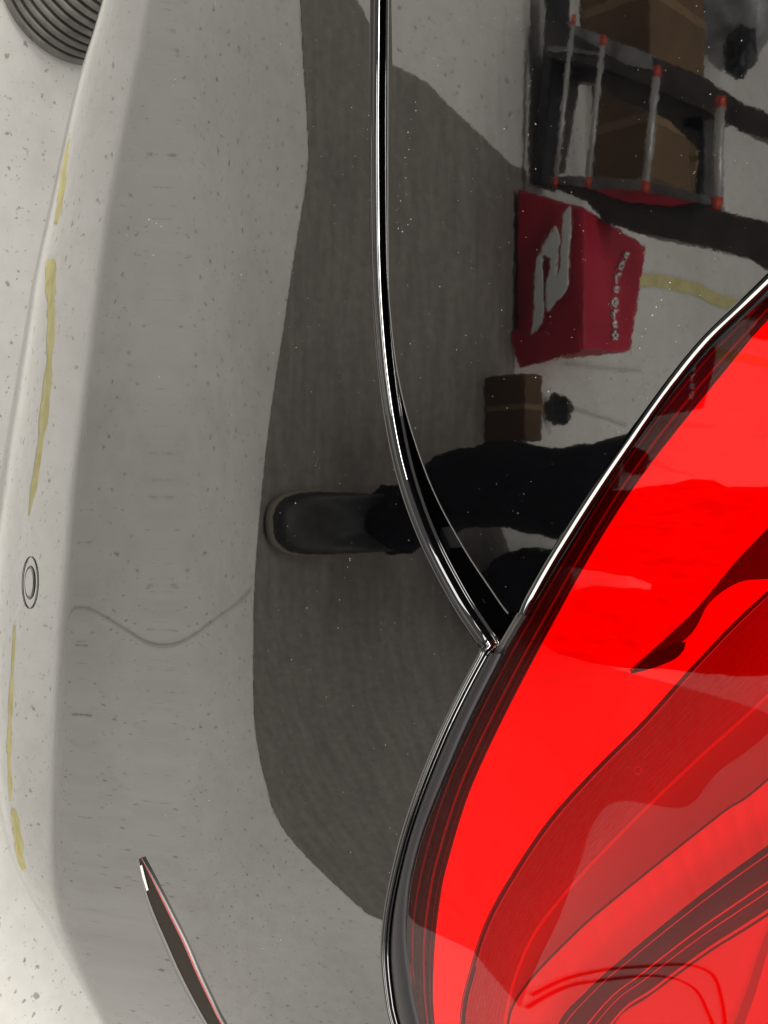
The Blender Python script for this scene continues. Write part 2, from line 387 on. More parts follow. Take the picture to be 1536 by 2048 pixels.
ribbon('reflector_bowl', off(BB, -10, -10), [(2000, 2500), (1800, 2560), (1600, 2620), (1420, 2680), (1270, 2740)], lambda v, s: 0.026 + 0.012 * v, M['bowl2'], lamp, 100, 6)
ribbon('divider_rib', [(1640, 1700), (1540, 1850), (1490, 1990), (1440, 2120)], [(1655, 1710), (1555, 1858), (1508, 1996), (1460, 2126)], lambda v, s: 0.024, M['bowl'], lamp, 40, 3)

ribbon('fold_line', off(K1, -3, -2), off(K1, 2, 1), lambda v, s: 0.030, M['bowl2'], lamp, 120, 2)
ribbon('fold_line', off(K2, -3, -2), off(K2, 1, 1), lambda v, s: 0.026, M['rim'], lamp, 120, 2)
# rubber gasket between bumper and lens
jg = np.where(XS > toX(985, 1303)[0])[0]; rows = []
for j in jg:
    a, b = bump_top[j] + 7, lens_lo[j] - 2; u = np.linspace(a, b, 12); t = np.linspace(0, 1, 12)
    p = rowpts(j, u); n = SN(np.full(12, XS[j]), u); rows.append(p - n * (0.0045 - 0.0042 * np.sqrt(np.maximum(1 - (2 * t - 1) ** 2, 0)))[:, None])
link('gasket', grid_mesh('gasket', np.array(rows), True), M['gasket'], lamp)

# parking sensor
def frame_at(px, py):
    X = toX(px, py); c = S(X, px)[0]; n = SN(X, px)[0]; e1 = np.cross(n, [0, 0, 1.0]); e1 /= np.linalg.norm(e1); e2 = np.cross(n, e1); return c, n, e1, e2
def lathe_at(name, fr, prof, mt, parent, seg=64):
    c, n, e1, e2 = fr; A = np.linspace(0, 2 * math.pi, seg + 1)
    P = np.array([[c + (e1 * math.cos(t) + e2 * math.sin(t)) * r + n * h for r, h in prof] for t in A])
    return link(name, grid_mesh(name, P, False), mt, parent)
fr = frame_at(60, 1165)
sens = lathe_at('parking_sensor', fr, [(0.0, 0.0007), (0.0085, 0.0007), (0.0089, 0.0007), (0.0097, 0.0003), (0.0100, -0.001)], M['paint'], bumper)
lathe_at('sensor_ring', fr, [(0.0099, 0.0001), (0.0101, 0.0005), (0.0111, 0.0005), (0.0114, 0.0001)], M['gasket'], sens)
lathe_at('sensor_ring', fr, [(0.0170, 0.0001), (0.0171, 0.0005), (0.0176, 0.0005), (0.0177, 0.0001)], M['gasket'], sens)

# bumper side reflector: slim pointed blade
RL = [(276, 1719), (284, 1777), (300, 1829), (320, 1877), (345, 1935), (374, 1992), (404, 2045), (470, 2150), (562, 2280), (665, 2396)]
RR = [(284, 1716), (305, 1752), (329, 1797), (352, 1842), (374, 1886), (401, 1949), (424, 1998), (447, 2045), (510, 2150), (590, 2275), (668, 2392)]
M['refl'] = mat('smoked_reflector', (0.026, 0.019, 0.014), 0.5, 0, 1.3); BS(M['refl']).inputs['Specular IOR Level'].default_value = 0.1
M['redline'] = mat('red_reflector', (0.45, 0.02, 0.03), 0.2)
M['glint'] = mat('glint_white', (0.85, 0.85, 0.83), 0.3)
M['satin2'] = mat('pale_trim', (0.42, 0.41, 0.40), 0.4)
M['satin'] = mat('satin_trim', (0.16, 0.155, 0.15), 0.4)
refl = ribbon('side_reflector', lerpc(RL, RR, 0.20), lerpc(RL, RR, 0.90), lambda v, s: -0.0010, M['refl'], bumper, 90, 4)
ribbon('trim_edge', RL, lerpc(RL, RR, 0.11), lambda v, s: 0.0002 - 0.0010 * v, M['plastic'], refl, 90, 4)
ribbon('trim_edge', lerpc(RL, RR, 0.11), lerpc(RL, RR, 0.205), lambda v, s: -0.0009 - 0.0003 * math.sin(v * math.pi / 2), M['satin'], refl, 90, 6)
ribbon('red_edge', lerpc(RL, RR, 0.84), lerpc(RL, RR, 0.92), lambda v, s: -0.0013 , M['redline'], refl, 90, 3)
ribbon('trim_edge', lerpc(RL, RR, 0.92), RR, lambda v, s: -0.0013 * (1 - v), M['satin2'], refl, 90, 4)

ribbon('painted_glint', [(280, 1732), (285, 1755), (293, 1782)], [(284, 1730), (290, 1754), (297, 1780)], lambda v, s: -0.0016, M['glint'], refl, 20, 3)  # highlight near the blade's point, laid on as a white ribbon
# clip bracket in the seam
cl = ribbon('seam_clip', [(868, 1058), (880, 1098)], [(905, 1052), (925, 1094)], lambda v, s: 0.010, M['plastic'], car, 6, 4)
cl = ribbon('seam_clip', [(945, 1206), (950, 1213)], [(966, 1198), (972, 1205)], lambda v, s: 0.012, M['plastic'], car, 6, 4)

# ------------------------------------------------------------------ floor
bm = bmesh.new(); bmesh.ops.create_grid(bm, x_segments=1, y_segments=1, size=12)
fl = tag(link('floor', from_bm('floor', bm), M['floor'], None, False), kind='structure')

def slab(name, pts, z0, h, mt, parent=None):
    bm = bmesh.new(); vs = [bm.verts.new((x, y, z0)) for x, y in pts]; f = bm.faces.new(vs)
    r = bmesh.ops.extrude_face_region(bm, geom=[f]); 
    for v in [g for g in r['geom'] if isinstance(g, bmesh.types.BMVert)]: v.co.z += h
    bmesh.ops.recalc_face_normals(bm, faces=bm.faces)
    return link(name, from_bm(name, bm), mt, parent, False)


# rubber mat in front of the bumper
from mathutils.bvhtree import BVHTree
_lv = LENS.reshape(-1, 3); _nr, _nc = LENS.shape[:2]
_li = np.arange(_nr * _nc).reshape(_nr, _nc); _lq = np.stack([_li[:-1, :-1], _li[1:, :-1], _li[1:, 1:], _li[:-1, 1:]], -1).reshape(-1, 4)
LB = BVHTree.FromPolygons([tuple(v) for v in _lv], _lq.tolist())
def lens_floor(px, py, z=0.0):
    d = Vector(FWD + RGT * (px - 768) / FPX + np.array([1.0, 0, 0]) * (py - 1024) / FPX).normalized()
    h, n, _, _ = LB.ray_cast(Vector(CAM), d)
    if h is None: return np.zeros(3)
    r = d - 2 * d.dot(n) * n; return np.array(h + r * ((z - h.z) / r.z))
near = mfloor(*np.array([(604, -60), (600, 0), (606, 120), (615, 250), (614, 350), (590, 500), (568, 650), (545, 800), (522, 1000), (510, 1150), (507, 1300), (510, 1450), (530, 1560), (562, 1650), (640, 1740), (735, 1828)], float).T)
far = mfloor(*np.array([(993, 1040), (1030, 700), (1055, 372), (1020, 330), (970, 280), (900, 215), (850, 165), (782, 130)], float).T)
LQ = [(1040, 2012), (1110, 1850), (1153, 1740), (1220, 1605), (1370, 1612), (1440, 1540), (1560, 1440)]
lf = [lens_floor(*q) for q in LQ]
print('LENSFLOOR', [np.round(v, 2).tolist() for v in lf])
outl = resample([(a[0], a[1]) for a in near], 90).tolist() + [(1.10, -0.665)] + resample([tuple(v[:2]) for v in lf], 60).tolist() + [(0.28, -1.38)] + resample([(a[0], a[1]) for a in far], 40).tolist() + [(-0.80, -0.86)]
tag(slab('rubber_mat', outl, 0.0008, 0.0016, M['mat']), 'dark grey rubber mat lying on the white floor behind the car', 'mat')

M['yellow'] = p = mat('yellow_floor_paint', (0.66, 0.60, 0.20), 0.5)
co = objco(p); n1 = noise(p, co, 40, 4); L(p, ramp(p, n1.outputs['Fac'], [(0.35, (0.58, 0.52, 0.22)), (0.6, (0.70, 0.64, 0.32))]), BS(p).inputs['Base Color'])
M['joint'] = mat('floor_joint', (0.55, 0.53, 0.50), 0.6)
M['crack'] = mat('floor_crack', (0.60, 0.59, 0.57), 0.7)
def floor_strip(name, A, B, mt, z=0.004, n=40):
    a, b = resample(A, n), resample(B, n); P = np.stack([mfloor(a[:, 0], a[:, 1]), mfloor(b[:, 0], b[:, 1])], 1); P[..., 2] = z
    return link(name, grid_mesh(name, P, face=(0, 0, 50)), mt, fl, False)
def floor_line(name, pts, wd, mt, z=0.004):
    p = np.array(pts, float)[:, :2]; t = np.gradient(p, axis=0); t /= np.linalg.norm(t, axis=1, keepdims=True); o = np.stack([-t[:, 1], t[:, 0]], -1)
    w_ = wd if np.ndim(wd) else np.full(len(p), wd)
    P = np.stack([p - o * w_[:, None] / 2, p + o * w_[:, None] / 2], 1); P = np.concatenate([P, np.full(P.shape[:2] + (1,), z)], -1)
    return link(name, grid_mesh(name, P, face=(0, 0, 50)), mt, fl, False)
floor_strip('yellow_stripe', [(1260, 545), (1330, 552), (1400, 570), (1440, 590), (1490, 605), (1600, 640)], [(1260, 572), (1330, 578), (1390, 592), (1430, 612), (1490, 625), (1600, 665)], M['yellow'])
for line in ([(132, 262, 9), (127, 340, 9), (120, 428, 8)], [(102, 520, 8), (101, 590, 10), (103, 640, 6), (98, 740, 8), (86, 850, 7), (72, 950, 6), (58, 1030, 2)],
             [(30, 1250, 2), (22, 1400, 4), (18, 1500, 4), (22, 1600, 3)], [(28, 1612, 8), (36, 1670, 10), (43, 1715, 10), (38, 1750, 6)], [(28, 1880, 3), (52, 1920, 5), (70, 1950, 3)]):
    q = np.array(line, float); t_ = np.linspace(0, 1, len(q)); tt_ = np.linspace(0, 1, 40)
    a = np.stack([np.interp(tt_, t_, q[:, k]) for k in range(3)], -1); wob = 1 + 0.25 * np.sin(tt_ * 23) + 0.15 * np.sin(tt_ * 51)
    fa, fb = mfloor(a[:, 0] - a[:, 2] * wob, a[:, 1]), mfloor(a[:, 0] + a[:, 2] * wob, a[:, 1])
    print('YL', np.round(fa[[0, 20, 39], :2], 3).tolist(), np.round(fb[[0, 20, 39], :2], 3).tolist())
    if not np.isfinite(fa).all() or max(fa[:, 1].max(), fb[:, 1].max()) > 0.24 or min(fa[:, 1].min(), fb[:, 1].min()) < -0.4: print('skip'); continue
    P = np.stack([fa, fb], 1); P[..., 2] = 0.004
    link('yellow_stripe', grid_mesh('yellow_stripe', P, face=(0, 0, 50)), M['yellow'], fl, False)
for line, wd in ((((-0.462, 0.165), (-0.43, 0.13), (-0.40, 0.092), (-0.376, 0.058)), 0.055), (((0.380, 0.062), (0.415, 0.078), (0.44, 0.098), (0.462, 0.135)), 0.042)):
    e_ = np.linspace(0, 1, 30); floor_line('yellow_stripe', resample(list(line), 30), wd * (0.45 + 0.55 * np.clip(np.minimum(e_, 1 - e_) * 6, 0, 1)) * (1 + 0.2 * np.sin(e_ * 19)), M['yellow'])
for line in ([(1080, 805), (1150, 818), (1250, 850)], [(1130, 728), (1200, 735), (1280, 742)]):
    q = resample(line, 12); floor_line('floor_joint', mfloor(q[:, 0], q[:, 1]), 0.006, M['joint'])

# hairline crack in the floor
ck = np.array([(-0.35, -0.16), (-0.20, -0.27), (-0.05, -0.33), (0.06, -0.385), (0.13, -0.44), (0.18, -0.50), (0.22, -0.56)])[::-1]
c0 = mfloor(430, 1240)[0]; c1 = mfloor(508, 1172)[0]; d0 = (c0 - c1)
ckp = [(c1 + d0 * 0.06)[:2], (c1 + d0 * 0.3)[:2], c0[:2], (c0 + d0 * 0.6 + np.array([0.01, 0, 0]))[:2], (c0 + d0 * 1.3 + np.array([0.04, 0, 0]))[:2], (c0 + d0 * 2.2 + np.array([0.05, 0, 0]))[:2]]
floor_line('floor_crack', resample([tuple(v) for v in ckp], 40), 0.0045, M['crack'], 0.003)

# ------------------------------------------------------------------ things standing on the floor behind the car
def noise_mat(key, name, c1, c2, sc, rough=0.6, stretch=(1, 1, 1), metal=0.0, bmp=0.0):
    p = mat(name, c1, rough, metal); n = noise(p, objco(p, stretch), sc, 4, 0.6)
    L(p, ramp(p, n.outputs['Fac'], [(0.32, c1), (0.68, c2)]), BS(p).inputs['Base Color'])
    if bmp: L(p, bump(p, n.outputs['Fac'], bmp, 0.004), BS(p).inputs['Normal'])
    M[key] = p; return p
noise_mat('red', 'red_vinyl', (0.42, 0.012, 0.032), (0.56, 0.020, 0.05), 9, 0.5, bmp=0.3)
M['white'] = mat('white_print', (0.90, 0.92, 0.90), 0.5)
noise_mat('card', 'cardboard', (0.11, 0.066, 0.030), (0.155, 0.094, 0.044), 12, 0.8)
noise_mat('card3', 'brown_cardboard', (0.085, 0.046, 0.018), (0.12, 0.066, 0.028), 12, 0.8)
noise_mat('card2', 'pale_cardboard', (0.34, 0.24, 0.14), (0.42, 0.31, 0.19), 12, 0.8)
noise_mat('dark', 'dark_steel', (0.034, 0.029, 0.025), (0.085, 0.074, 0.064), 14, 0.45, metal=0.2)
noise_mat('grey', 'grey_steel', (0.16, 0.16, 0.165), (0.30, 0.30, 0.31), 20, 0.4, metal=0.3)
noise_mat('sack', 'grey_plastic_bag', (0.16, 0.16, 0.165), (0.34, 0.34, 0.345), 16, 0.3, bmp=0.8)
noise_mat('black', 'black_rubber', (0.012, 0.013, 0.014), (0.03, 0.032, 0.034), 20, 0.5)
noise_mat('tape', 'brown_tape', (0.19, 0.12, 0.06), (0.24, 0.16, 0.085), 15, 0.5)
M['rodm'] = mat('satin_rod', (0.50, 0.49, 0.47), 0.3, 0.3)
M['cap'] = mat('orange_red_cap', (0.55, 0.06, 0.03), 0.4)

def hexa(name, f, b, mt, parent=None, bev=0.004, sub=0):
    """solid from four front and four back corners"""
    bm = bmesh.new(); V = [bm.verts.new(tuple(v)) for v in list(f) + list(b)]
    for q in ((0, 1, 2, 3), (7, 6, 5, 4), (0, 4, 5, 1), (1, 5, 6, 2), (2, 6, 7, 3), (3, 7, 4, 0)): bm.faces.new([V[k] for k in q])
    bmesh.ops.recalc_face_normals(bm, faces=bm.faces)
    if bev: bmesh.ops.bevel(bm, geom=list(bm.edges), offset=bev, segments=2, affect='EDGES', profile=0.6)
    return link(name, from_bm(name, bm), mt, parent, False)
def box(name, x0, x1, y0, y1, z0, z1, mt, parent=None, bev=0.004):
    return hexa(name, [(x0, y0, z0), (x1, y0, z0), (x1, y0, z1), (x0, y0, z1)], [(x0, y1, z0), (x1, y1, z0), (x1, y1, z1), (x0, y1, z1)], mt, parent, bev)
def plate(name, pts3, normal, th, mt, parent=None):
    bm = bmesh.new(); n = Vector(normal).normalized() * th
    f = bm.faces.new([bm.verts.new(tuple(v)) for v in pts3])
    r = bmesh.ops.extrude_face_region(bm, geom=[f])
    for v in [g for g in r['geom'] if isinstance(g, bmesh.types.BMVert)]: v.co += n
    bmesh.ops.recalc_face_normals(bm, faces=bm.faces); bmesh.ops.triangulate(bm, faces=[q for q in bm.faces if len(q.verts) > 4])
    return link(name, from_bm(name, bm), mt, parent, False)
def rod(name, a, b, r, mt, parent=None, seg=14, r2=None):
    a, b = Vector(a), Vector(b); d = b - a; bm = bmesh.new()
    bmesh.ops.create_cone(bm, cap_ends=True, segments=seg, radius1=r, radius2=r2 or r, depth=d.length)
    bm.transform(Matrix.Translation((a + b) / 2) @ d.to_track_quat('Z', 'Y').to_matrix().to_4x4())
    o = link(name, from_bm(name, bm), mt, parent); return o

# red case with white mark and lettering
YB = -1.245
case = tag(empty('red_case', tuple(mfloor(1040, 560)[0])), 'red case with a bold white mark standing on the floor, mirrored in the boot lid', 'case')
def mp(px, py, y=YB): return mplane(px, py, y)[0]
def mz(px, py, z): return mfloor(px, py, z)[0]
tl, tr = mp(1172, 412), mp(1163, 700); zt = float((tl[2] + tr[2]) / 2); tl[2] = tr[2] = zt
bl_, br = mp(1046, 372), mp(1016, 676); bl_[2] = br[2] = 0.012
btl, btr = mz(1294, 492, zt), mz(1262, 704, zt); yb2 = float((btl[1] + btr[1]) / 2)
bbl, bbr = btl.copy(), btr.copy(); bbl[2] = bbr[2] = 0.012
def loc(o, par): o.matrix_parent_inverse = Matrix.Translation(-Vector(par.location)); return o
loc(hexa('shell', [bl_, br, tr, tl], [bbl, bbr, btr, btl], M['red'], case, 0.006), case)
sk = [mp(1020, 664), mp(1042, 736), mp(1100, 722), mp(1164, 703), mp(1158, 655)]
for v in sk: v[1] = YB + 0.001
loc(plate('front_flap', sk, (0, 1, 0), 0.003, M['red'], case), case)
cr = lambda a, b: (980 + a * 0.2344, 350 + b * 0.2344)
LOGO = [(655, 265), (598, 345), (600, 480), (590, 640), (585, 790), (552, 890), (556, 760), (570, 640), (572, 500), (548, 430), (520, 490), (470, 570), (440, 660), (412, 730), (408, 860), (400, 1000), (395, 1180), (376, 1360), (450, 1255), (460, 1150), (458, 900), (445, 790), (455, 700), (475, 680), (490, 700), (512, 705), (512, 800), (490, 900), (485, 1000), (485, 1140), (497, 1168), (540, 1090), (600, 1020), (635, 945), (645, 640), (660, 420)]
fx = lambda q: (bl_[1] + br[1] + tl[1] + tr[1]) / 4
loc(plate('white_mark', [mp(*cr(*q), YB + 0.014) for q in [(515 + (a - 515) * 1.18, b) for a, b in LOGO]], (0, -1, 0), 0.003, M['white'], case), case)
# small lettering on the top face, a row of rounded strokes
LT = [(1165, 660), (1130, 740), (1085, 840), (1072, 950), (1062, 1050), (1055, 1150), (1055, 1250), (1060, 1330), (1060, 1400)]
for k in range(len(LT) - 1):
    a = np.array(cr(*LT[k])); b = np.array(cr(*LT[k + 1])); d = b - a; d /= np.linalg.norm(d); o = np.array([d[1], -d[0]]) * 5.2
    if k % 3 == 0: pl = [a - o, a + o, a * .2 + b * .8 + o, a * .2 + b * .8 - o]; strokes = [[a - o, a + o, a + o + d * 5, a - o + d * 5], [a - o + d * 8, a + o + d * 8, a + o + d * 13, a - o + d * 13], [a - o, a - o * .5, a - o * .5 + d * 13, a - o + d * 13]]
    elif k % 3 == 1: strokes = [[a - o, a - o * .4, a - o * .4 + d * 17, a - o + d * 17], [a + o * .5, a + o, a + o + d * 17, a + o * .5 + d * 17], [a - o, a + o, a + o + d * 5, a - o + d * 5], [a - o + d * 13, a + o + d * 13, a + o + d * 18, a - o + d * 18]]
    else: strokes = [[a - o, a + o, a + o + d * 5, a - o + d * 5], [a - o, a + o * .1, a + o * .1 + d * 20, a - o * .3 + d * 20]]
    for st in strokes: loc(plate('lettering', [mz(q[0], q[1], zt + 0.002) for q in st], (0, 0, 1), 0.002, M['white'], case), case)

# low trolley frame with chrome rods
YT = -1.31
tro = tag(empty('roller_trolley', tuple(mp(1080, 200, YT) * np.array([1, 1, 0]))), 'dark trolley frame with four chrome rods ending in red caps, mirrored in the boot lid', 'trolley')
loc(plate('side_beam', [mp(*q, YT + 0.03) for q in [(1078, 366), (1200, 372), (1300, 385), (1400, 408), (1480, 432), (1560, 450), (1600, 480), (1560, 545), (1530, 538), (1500, 518), (1400, 490), (1270, 465), (1210, 445), (1172, 402)]], (0, -1, 0), 0.06, M['dark'], tro), tro)
loc(plate('beam_highlight', [mp(*q, YT + 0.034) for q in [(1100, 352), (1200, 352), (1300, 364), (1400, 388), (1420, 410), (1300, 396), (1190, 378), (1100, 366)]], (0, -1, 0), 0.05, M['grey'], tro), tro)  # paler plates put in as highlights along the beams
loc(plate('side_beam', [mp(*q, YT + 0.03) for q in [(1090, 40), (1130, 44), (1200, 72), (1300, 112), (1400, 150), (1480, 205), (1580, 250), (1580, 300), (1480, 262), (1420, 225), (1320, 180), (1200, 130), (1090, 112)]], (0, -1, 0), 0.06, M['dark'], tro), tro)
loc(plate('beam_highlight', [mp(*q, YT + 0.036) for q in [(1130, 42), (1200, 70), (1300, 108), (1306, 140), (1250, 130), (1200, 98), (1150, 70)]], (0, -1, 0), 0.04, M['grey'], tro), tro)
loc(plate('beam_highlight', [mp(*q, YT + 0.036) for q in [(1092, 92), (1140, 94), (1200, 104), (1200, 112), (1140, 104), (1092, 104)]], (0, -1, 0), 0.04, M['grey'], tro), tro)
loc(plate('foot_beam', [mp(*q, YT + 0.02) for q in [(1092, -60), (1090, 40), (1080, 200), (1066, 370), (1078, 374), (1096, 200), (1108, 40), (1108, -60)]], (0, -1, 0), 0.05, M['black'], tro), tro)
loc(plate('cross_plate', [mp(*q, YT - 0.03) for q in [(1092, 108), (1320, 175), (1460, 240), (1420, 250), (1400, 262), (1395, 300), (1340, 240), (1240, 200), (1190, 165), (1140, 160), (1110, 340), (1074, 345)]], (0, -1, 0), 0.03, M['dark'], tro), tro)
loc(plate('post', [mp(*q, YT - 0.01) for q in [(1408, 240), (1432, 240), (1430, 420), (1408, 415)]], (0, -1, 0), 0.03, M['grey'], tro), tro)
loc(plate('hook', [mp(*q, YT - 0.03) for q in [(1370, 235), (1400, 232), (1412, 250), (1408, 330), (1396, 390), (1388, 388), (1396, 330), (1396, 262), (1370, 255), (1362, 250)]], (0, -1, 0), 0.02, M['black'], tro), tro)
for a, b, r in (((1146, 42), (1111, 362), 0.0042), ((1206, 84), (1176, 362), 0.0052), ((1314, 146), (1291, 372), 0.0068), ((1441, 208), (1433, 405), 0.0088)):
    A, B = mp(*a, YT + 0.055), mp(*b, YT + 0.055)
    bar = loc(rod('rod', A, B, r, M['rodm'], tro), tro)
    for e, f in ((A, B), (B, A)):
        u = (e - f) / np.linalg.norm(e - f)
        cp = rod('rod_cap', e - u * 0.006, e + u * 0.011, r * 1.15, M['cap'], None, 14, r * 0.9); cp.parent = bar
# red strips lying on the beam
loc(plate('red_strip', [mp(*q, YT + 0.042) for q in [(1190, 380), (1260, 378), (1330, 392), (1400, 405), (1340, 412), (1250, 404)]], (0, -1, 0), 0.004, M['red'], tro), tro)

def card(px0, px1, r0, r1, y, dep, key, label, name='cardboard_box', bev=0.004, lift=None):
    c = [mp(px0, r0, y), mp(px0, r1, y), mp(px1, r1, y), mp(px1, r0, y)]
    x0 = min(v[0] for v in c); x1_ = max(v[0] for v in c); z1 = float(np.mean([c[2][2], c[3][2]])); z0 = float(np.mean([c[0][2], c[1][2]])) if lift else 0.004
    o = tag(empty(name, ((x0 + x1_) / 2, y - dep / 2, z0)), label, 'box', 'cardboard boxes behind the trolley' if 'card' in name else None)
    loc(box('carton', x0, x1_, y - dep, y, z0, z1, M[key], o, bev), o)
    if bev: loc(box('tape', x0 + (x1_ - x0) * .46, x0 + (x1_ - x0) * .54, y - dep - 0.001, y + 0.0015, z0 + 0.004, z1 + 0.0015, M['tape'], o, 0), o)
    return o
card(1155, 1300, -90, 112, -1.46, 0.22, 'card', 'brown cardboard carton standing behind the upper beam of the trolley')
card(1190, 1300, 150, 350, -1.50, 0.16, 'card', 'dark brown carton seen between the chrome rods of the trolley')
card(1340, 1395, 262, 384, -1.74, 0.06, 'card2', 'narrow tan carton beside the trolley post', 'cardboard_box')
card(985, 1050, 752, 880, -1.165, 0.05, 'card3', 'small brown carton on the floor between the red case and the person')

def lump(name, c, r, mt, label, cat, seed=1, amp=0.18):
    bm = bmesh.new(); bmesh.ops.create_icosphere(bm, subdivisions=4, radius=1.0)
    from mathutils import noise as mn
    for v in bm.verts:
        k = 1 + amp * mn.noise(v.co * 1.6 + Vector((seed * 7.1, 0, 0))) + amp * 0.45 * mn.noise(v.co * 5 + Vector((0, seed * 3.3, 0)))
        v.co = Vector((v.co.x * r[0] * k, v.co.y * r[1] * k, max(v.co.z * r[2] * k, -r[2] * 0.92)))
    bm.transform(Matrix.Translation((0, 0, r[2] * 0.92)))
    o = link(name, from_bm(name, bm), mt); o.location = c; return tag(o, label, cat)
pA = mp(1400, 10, -1.85); lump('plastic_bag', (pA[0], -1.9, 0.0), (0.13, 0.1, max(0.12, pA[2] * 0.62)), M['sack'], 'crumpled grey plastic bag beside the brown carton', 'bag', 2)
pB = mp(1475, 98, -1.80); lump('work_glove', (pB[0], -1.82, max(pB[2] - 0.04, 0.0)), (0.05, 0.03, 0.04), M['black'], 'black rubber bundle next to the grey plastic bag', 'bundle', 5, 0.4)
pC = mz(1090, 822, 0.0); lump('black_rag', (pC[0], pC[1], 0.004), (0.026, 0.012, 0.03), M['black'], 'small black rag beside the small brown carton', 'rag', 8, 0.5)

# black air hose lying on the floor beside the mat, mirrored in the lamp lens
hz = [lens_floor(*q)[:2] for q in ((1060, 1990), (1130, 1955), (1230, 1935), (1330, 1928), (1400, 1935), (1432, 1965), (1446, 2040), (1440, 2080), (1415, 2030), (1385, 1975), (1320, 1952), (1220, 1957), (1130, 1972), (1050, 2015))]
print('HOSE', np.round(hz, 2).tolist())
cu = bpy.data.curves.new('air_hose', 'CURVE'); cu.dimensions = '3D'; cu.bevel_depth = 0.0045; cu.bevel_resolution = 3
sp_ = cu.splines.new('NURBS'); hp = resample([tuple(v) for v in hz], 60); sp_.points.add(len(hp) - 1)
for k, v in enumerate(hp): sp_.points[k].co = (v[0], v[1], 0.0062, 1)
sp_.use_endpoint_u = True
to = bpy.data.objects.new('hose_tmp', cu); COL.objects.link(to); dg = bpy.context.evaluated_depsgraph_get()
hm = bpy.data.meshes.new_from_object(to.evaluated_get(dg)); bpy.data.objects.remove(to)
tag(link('air_hose', hm, M['black']), 'thin black hose looping across the floor, mirrored in the tail lamp', 'hose')
for q in ((1450, 850), (1480, 760), (1350, 950), (1400, 1100), (1500, 1000), (1300, 1200)): print('LF', q, np.round(lens_floor(*q), 2))

# ribbed canister under the bumper
def cam_floor(px, py, z=0.0):
    d = FWD + RGT * (px - 768) / FPX + np.array([1.0, 0, 0]) * (py - 1024) / FPX; return CAM + d * ((z - CAM[2]) / d[2])
cc_ = cam_floor(132, -6)
noise_mat('ribs', 'ribbed_metal', (0.12, 0.114, 0.106), (0.23, 0.22, 0.205), 30, 0.35, metal=0.75)
prof = []; z = 0.0; R0 = 0.090
prof += [(0.0, 0.002), (R0 * 0.9, 0.002), (R0 * 0.985, 0.006)]
for k in range(14):
    z0 = 0.010 + k * 0.017
    prof += [(R0 * 0.985, z0), (R0, z0 + 0.002), (R0, z0 + 0.009), (R0 * 0.985, z0 + 0.011), (R0 * 0.90, z0 + 0.0125), (R0 * 0.90, z0 + 0.0155)]
prof += [(R0 * 0.9, 0.252), (0.0, 0.252)]
A = np.linspace(0, 2 * math.pi, 97)
P = np.array([[(r * math.cos(t), r * math.sin(t), h) for r, h in prof] for t in A])
can = link('ribbed_canister', grid_mesh('ribbed_canister', P, face=P[48, len(prof) // 2] * 3), M['ribs'])
can.location = tuple(cc_); can.rotation_euler = (R_(4), R_(-6), 0)
md = can.modifiers.new('edge', 'EDGE_SPLIT'); md.split_angle = R_(35)
tag(can, 'ribbed grey metal canister standing on the white floor under the bumper', 'canister')

# ------------------------------------------------------------------ kneeling photographer (seen only in the paint)
noise_mat('trouser', 'dark_trousers', (0.004, 0.0045, 0.006), (0.009, 0.010, 0.013), 40, 0.85); BS(M['trouser']).inputs['Specular IOR Level'].default_value = 0.05
noise_mat('jacket', 'navy_jacket', (0.012, 0.026, 0.13), (0.02, 0.042, 0.20), 25, 0.8)
M['skin'] = mat('skin', (0.55, 0.34, 0.25), 0.5)
M['shoe'] = noise_mat('shoe', 'black_shoe', (0.012, 0.012, 0.013), (0.03, 0.029, 0.028), 50, 0.55)
M['sole'] = mat('pale_sole', (0.24, 0.21, 0.165), 0.7)
M['hair'] = mat('dark_hair', (0.02, 0.014, 0.010), 0.6)
toe = mfloor(524, 1024)[0]
s1 = mplane(720, 1040, -0.86)[0]; s2 = mplane(900, 958, -0.84)[0]; k2 = mplane(985, 1168, -1.00)[0]
print('PERSON', np.round([toe, s1, s2, k2], 3))
ax = float(s1[0]); kx = float(s2[0]) + 0.028; k2x = float(k2[0])
person = tag(empty('person', (0.02, -1.1, 0)), 'person in dark trousers kneeling on the mat taking the picture, mirrored in the paint', 'person')
V = {}; vl = []; E = []
def J(k, x, y, z, r, p_=None, r2=None):
    V[k] = len(vl); vl.append((x, y, z, r, r2 or r))
    if p_: E.append((V[p_], V[k]))
hx = (ax + k2x) / 2
J('pelvis', hx, -1.24, 0.30, 0.15, None, 0.13)
J('waist', hx, -1.17, 0.52, 0.135, 'pelvis', 0.11); J('chest', hx, -1.07, 0.74, 0.16, 'waist', 0.115); J('neck', hx, -1.00, 0.91, 0.065, 'chest'); J('headb', hx, -0.97, 1.00, 0.06, 'neck')
J('hip1', hx - 0.09, -1.19, 0.31, 0.105, 'pelvis'); J('thigh1', (hx - 0.09 + kx) / 2, -0.99, 0.42, 0.088, 'hip1'); J('knee1', kx, -0.80, 0.49, 0.064, 'thigh1'); J('calf1', float(s2[0]) + 0.005, -0.855, 0.24, 0.062, 'knee1'); J('ank1', ax, -0.86, 0.10, 0.056, 'calf1'); J('cuff1', ax, -0.86, 0.055, 0.060, 'ank1')
J('hip2', hx + 0.09, -1.20, 0.30, 0.105, 'pelvis'); J('thigh2', (hx + 0.09 + k2x) / 2 + 0.02, -1.15, 0.20, 0.095, 'hip2'); J('knee2', k2x + 0.02, -1.09, 0.085, 0.076, 'thigh2'); J('calf2', k2x + 0.03, -1.22, 0.072, 0.062, 'knee2'); J('ank2', k2x + 0.03, -1.42, 0.065, 0.045, 'calf2')
